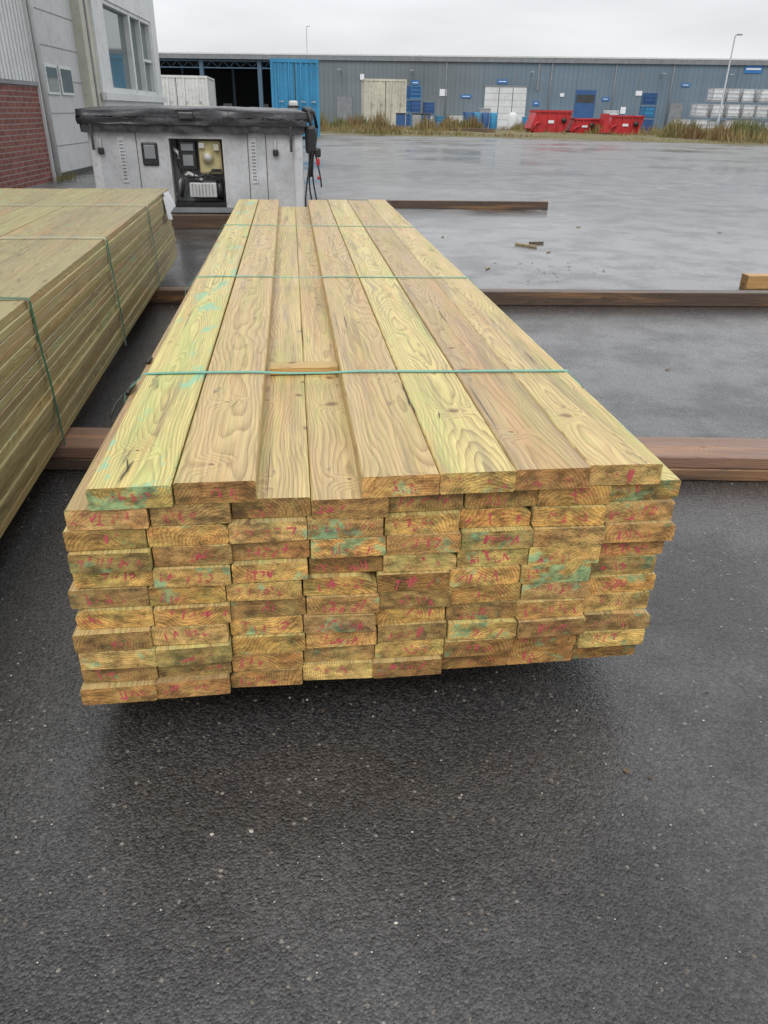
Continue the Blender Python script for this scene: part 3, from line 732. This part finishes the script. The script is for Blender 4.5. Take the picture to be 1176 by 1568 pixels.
for k in range(9): P.board(9.6+R.uniform(-.1,.1),50+R.uniform(-.3,.3),.05+.09*(k//3),.2,.08,2.6,xaxis=True,segs=2,yaw=R.uniform(-.03,.03))
P.make('dark_timber_pile',[W_dark])
P=Boards()
for k in range(7): P.board(12.3+R.uniform(-.2,.2),47.5+R.uniform(-.6,.6),.05+.05*(k//3),.2,.05,2.6,xaxis=True,segs=2,yaw=R.uniform(-.1,.1))
P.make('pale_timber_pile',[W_left])

# ------------------------------------------------------------ red tipping skips
def skip(name,x,y,w_,h_,rot=0,arm=True):
    e=empty(name,(x,y,0),rot); m=MB()
    prof=[(-w_/2,.28*h_),(-w_/2+.12*w_,.98*h_),(w_/2-.02*w_,h_),(w_/2,.80*h_),(w_/2-.12*w_,.22*h_),(w_/2-.25*w_,.14*h_),(-w_/2+.1*w_,.14*h_)]
    m.prism(prof,'Y',0,1.4,M_redp)
    for t in(.18,.42,.66,.86): m.box(-w_/2+t*w_-.035,-w_/2+t*w_+.035,-.06,0,.16*h_,.96*h_,M_redp)
    m.box(-w_/2+.10*w_,w_/2,-.08,1.46,.93*h_,1.02*h_,M_redp)
    m.box(-w_/2,w_/2-.1,-.05,.05,0,.13*h_,M_redp); m.box(-w_/2,w_/2-.1,1.3,1.4,0,.13*h_,M_redp)
    m.make('hopper',e)
    m=MB()
    if arm:
        m.tube([(-w_/2-.05,-.1,.1),(-w_/2+.3,-.12,.5*h_),(-w_/2+.55,-.12,.55*h_)],.06,M_redp,8)
        m.tube([(w_/2-.5,-.12,.62*h_),(w_/2-.5,-.18,.62*h_)],.16,M_black,14)
    m.box(-.2,.15,-.075,-.061,.5*h_,.62*h_,M_signw)
    m.make('arms_and_label',e)
skip('red_tipping_skip',15.75,50,2.5,1.35)
skip('red_tipping_skip',18.0,50.3,1.8,.95)
skip('red_tipping_skip',20.3,49.6,2.2,1.15,rot=-.06)
m=MB(); m.prism([(-.6,0),(.6,0),(.2,.5),(.15,1.25),(-.1,1.25),(-.15,.5)],'Y',0,.8,M_redp); m.box(-.5,.5,-.05,-.001,.1,.2,M_black); m.make('red_hitch_frame',loc=(18.9,49.2,0))

# ------------------------------------------------------------ street lamps
def lamp(x,y,h_,side,name='street_lamp'):
    e=empty(name,(x,y,0)); m=MB()
    m.tube([(0,0,0),(0,0,1),(0,0,1.05),(0,0,h_)],[.10,.10,.07,.045],M_galv,10); m.box(-.2,.2,-.2,.2,0,.06,M_galv); m.make('pole',e)
    m=MB(); m.tube([(0,0,h_-.02),(side*.1,0,h_+.06),(side*.2,0,h_+.07)],.03,M_galv,6); m.cbox(min(side*.1,side*.5),max(side*.1,side*.5),-.13,.13,h_+.02,h_+.11,M_galv,.03); m.make('lamp_head',e)
lamp(31.7,60,6.3,1); lamp(2.6,120,11.0,1)

# ------------------------------------------------------------ verge with weeds
edge=[(-60,48),(1.4,47),(5,44.8),(9,44.3),(14,43.6),(18,41),(22,37.8),(30,34.5),(60,28)]
def ey(x):
    for (a,b_),(c_,d_) in zip(edge,edge[1:]):
        if a<=x<=c_: return b_+(d_-b_)*(x-a)/(c_-a)
    return 40
def vergemat():
    t=NT('verge_soil'); p_=t.pos(); n=t.noise(p_,.8,5,.65); n2=t.noise(p_,9,4,.6)
    c=t.mix(t.rng(n,.35,.65),(.16,.13,.06),(.12,.12,.05)); c=t.mix(t.rng(n2,.4,.7,0,.6),c,(.22,.18,.09))
    t.put(t.p.inputs['Base Color'],c); t.p.inputs['Roughness'].default_value=.9; t.bump(n2,.6,.1); return t.m
M_verge=vergemat()
m=MB(); vs=[];fs=[]; NX=240; NY=16
for i in range(NX+1):
    x=-60+i*.5
    e0=ey(x)+.35*noise.noise(Vector((x*.7,0,0)))+.15*noise.noise(Vector((x*3,5,0)))
    for j in range(NY+1):
        t=j/NY; y=e0+t*14
        z=.004+ (.0 if j==0 else .05+.10*min(1,t*6)*(1+noise.noise(Vector((x*.4,y*.4,0)))))*(1 if j<NY else 0)
        vs.append((x,y,z))
for i in range(NX):
    for j in range(NY): a=i*(NY+1)+j; fs.append((a,a+NY+1,a+NY+2,a+1))
m.add(vs,fs,M_verge,True); m.make('grass_verge')
def bladem(name,c1,c2,c3):
    t=NT(name); a=t.sep(t.attr('gv').outputs['Vector'])
    c=t.mix(t.rng(a[0],0,.5),c1,c2); c=t.mix(t.rng(a[0],.5,1),c,c3)
    t.put(t.p.inputs['Base Color'],c); t.p.inputs['Roughness'].default_value=.7; return t.m
M_bl=bladem('dry_weed_stalks',(.10,.12,.035),(.27,.21,.08),(.17,.10,.045))
def blades(name,count,fn):
    vs=[];fs=[];gv=[]
    for _ in range(count):
        r=fn()
        if r is None: continue
        x,y,hh,wd,cv=r; an=R.uniform(0,math.pi); lx,ly=R.uniform(-.35,.35)*hh,R.uniform(-.35,.35)*hh
        b_=len(vs); cx,cy=math.cos(an)*wd/2,math.sin(an)*wd/2
        vs+=[(x-cx,y-cy,.02),(x+cx,y+cy,.02),(x+cx*.8+lx*.5,y+cy*.8+ly*.5,hh*.6),(x-cx*.8+lx*.5,y-cy*.8+ly*.5,hh*.6),(x+lx,y+ly,hh)]
        fs+=[(b_,b_+1,b_+2,b_+3),(b_+3,b_+2,b_+4)]; gv+=[cv]*5
    me=bpy.data.meshes.new(name); me.from_pydata(vs,[],fs); me.materials.append(M_bl)
    a=me.attributes.new('gv','FLOAT_VECTOR','POINT'); a.data.foreach_set('vector',[q for c in gv for q in (c,c,c)])
    o=bpy.data.objects.new(name,me); scene.collection.objects.link(o)
def f1():
    x=R.uniform(-12,46); t=R.random()**1.2; y=ey(x)+.4+t*13
    n=noise.noise(Vector((x*.35,y*.35,3))); n2=noise.noise(Vector((x*1.3,y*1.3,8)))
    base=.12+.25*max(0,n+.3)+.25*max(0,n2)
    if x>21: base+=.25
    if x<6: base+=.12
    if 10<x<21 and y<ey(x)+7: base*=.5
    return (x,y,base*R.uniform(.5,1.5),R.uniform(.03,.07),min(1,max(0,.5+.6*n+R.uniform(-.35,.35))))
blades('dry_grass_and_weeds',30000,f1)
cl=[(R.uniform(-3,8),R.uniform(3,11)) for _ in range(12)]+[(R.uniform(20.5,44),R.uniform(1,12)) for _ in range(50)]+[(R.uniform(8,21),R.uniform(8,13)) for _ in range(12)]
def f2():
    cx,dy=R.choice(cl); x=R.gauss(cx,.45); y=ey(cx)+dy+R.gauss(0,.4)
    hh=(.65+.65*((cx*7.3+dy)%1))*R.uniform(.4,1.15)*max(.35,1-abs(x-cx)*.7)
    return (x,y,hh,R.uniform(.03,.08),min(1,max(0,((cx*3.7)%1)+R.uniform(-.3,.3))))
blades('tall_weeds',19000,f2)
def f3():
    x=-3.95+R.gauss(0,.07); y=14.9+R.gauss(0,.25); return (x,y,R.uniform(.05,.18),.012,R.uniform(.0,.4))
blades('weed_tuft',120,f3)

# ------------------------------------------------------------ loose stones, leaves, wood bits
def scatter(name,items,mat,flat=False):
    vs=[];fs=[]
    for (x,y,s_) in items:
        b_=len(vs); n=7; a0=R.uniform(0,6.28); el_=R.uniform(.5,1)
        if flat:
            for k in range(n):
                an=2*math.pi*k/n; rr=s_*R.uniform(.45,1.2); px_,py_=math.cos(an)*rr,math.sin(an)*rr*el_
                vs.append((x+px_*math.cos(a0)-py_*math.sin(a0),y+px_*math.sin(a0)+py_*math.cos(a0),.003+R.uniform(0,.1)*s_))
            fs.append(tuple(b_+k for k in range(n)))
        else:
            for (zz,q) in((0,1.0),(.5,.95)):
                for k in range(n):
                    an=2*math.pi*k/n+a0; rr=s_*q*R.uniform(.75,1.1); vs.append((x+math.cos(an)*rr,y+math.sin(an)*rr*el_,.001+zz*s_))
            vs.append((x,y,.001+s_*.85))
            for k in range(n): fs.append((b_+k,b_+(k+1)%n,b_+n+(k+1)%n,b_+n+k)); fs.append((b_+n+k,b_+n+(k+1)%n,b_+2*n))
    me=bpy.data.meshes.new(name); me.from_pydata(vs,[],fs); me.materials.append(mat)
    o=bpy.data.objects.new(name,me); scene.collection.objects.link(o)
def pt(): 
    y=R.uniform(.25,1)**1.5*9; return (R.uniform(-.6-.25*y,.9+.55*y),y)
scatter('loose_gravel',[(*pt(),R.choice([.001,.0013,.0016,.002,.0026,.003])) for _ in range(1100)]+[(R.uniform(-.6,.8),R.uniform(.3,1.1),R.uniform(.001,.0022)) for _ in range(160)]+[(.47,.47,.0052),(.12,.75,.004),(-.12,.95,.004),(-.19,.95,.0045),(.33,.55,.0035)],M_stone)
scatter('leaf_litter',[(*pt(),R.uniform(.002,.005)) for _ in range(60)]+[(.62,1.02,.010),(.66,1.0,.007),(1.9,3.6,.018)]+[(2.2+R.gauss(0,.25),6.3+R.gauss(0,.2),R.uniform(.008,.02)) for _ in range(24)],M_leaf,True)
m=MB()
for _ in range(9):
    x,y=R.uniform(1.2,5.5),R.uniform(5.5,9); L=R.uniform(.03,.08); m.box(x,x+L,y,y+.015,.003,.012,M_wooddeb,rot=R.uniform(-1.5,1.5))
m.box(2.15,2.4,7.6,7.63,.003,.02,M_wooddeb,rot=-.9); m.box(2.35,2.5,7.75,7.78,.003,.02,M_leaf,rot=.1)
m.make('wood_scraps')
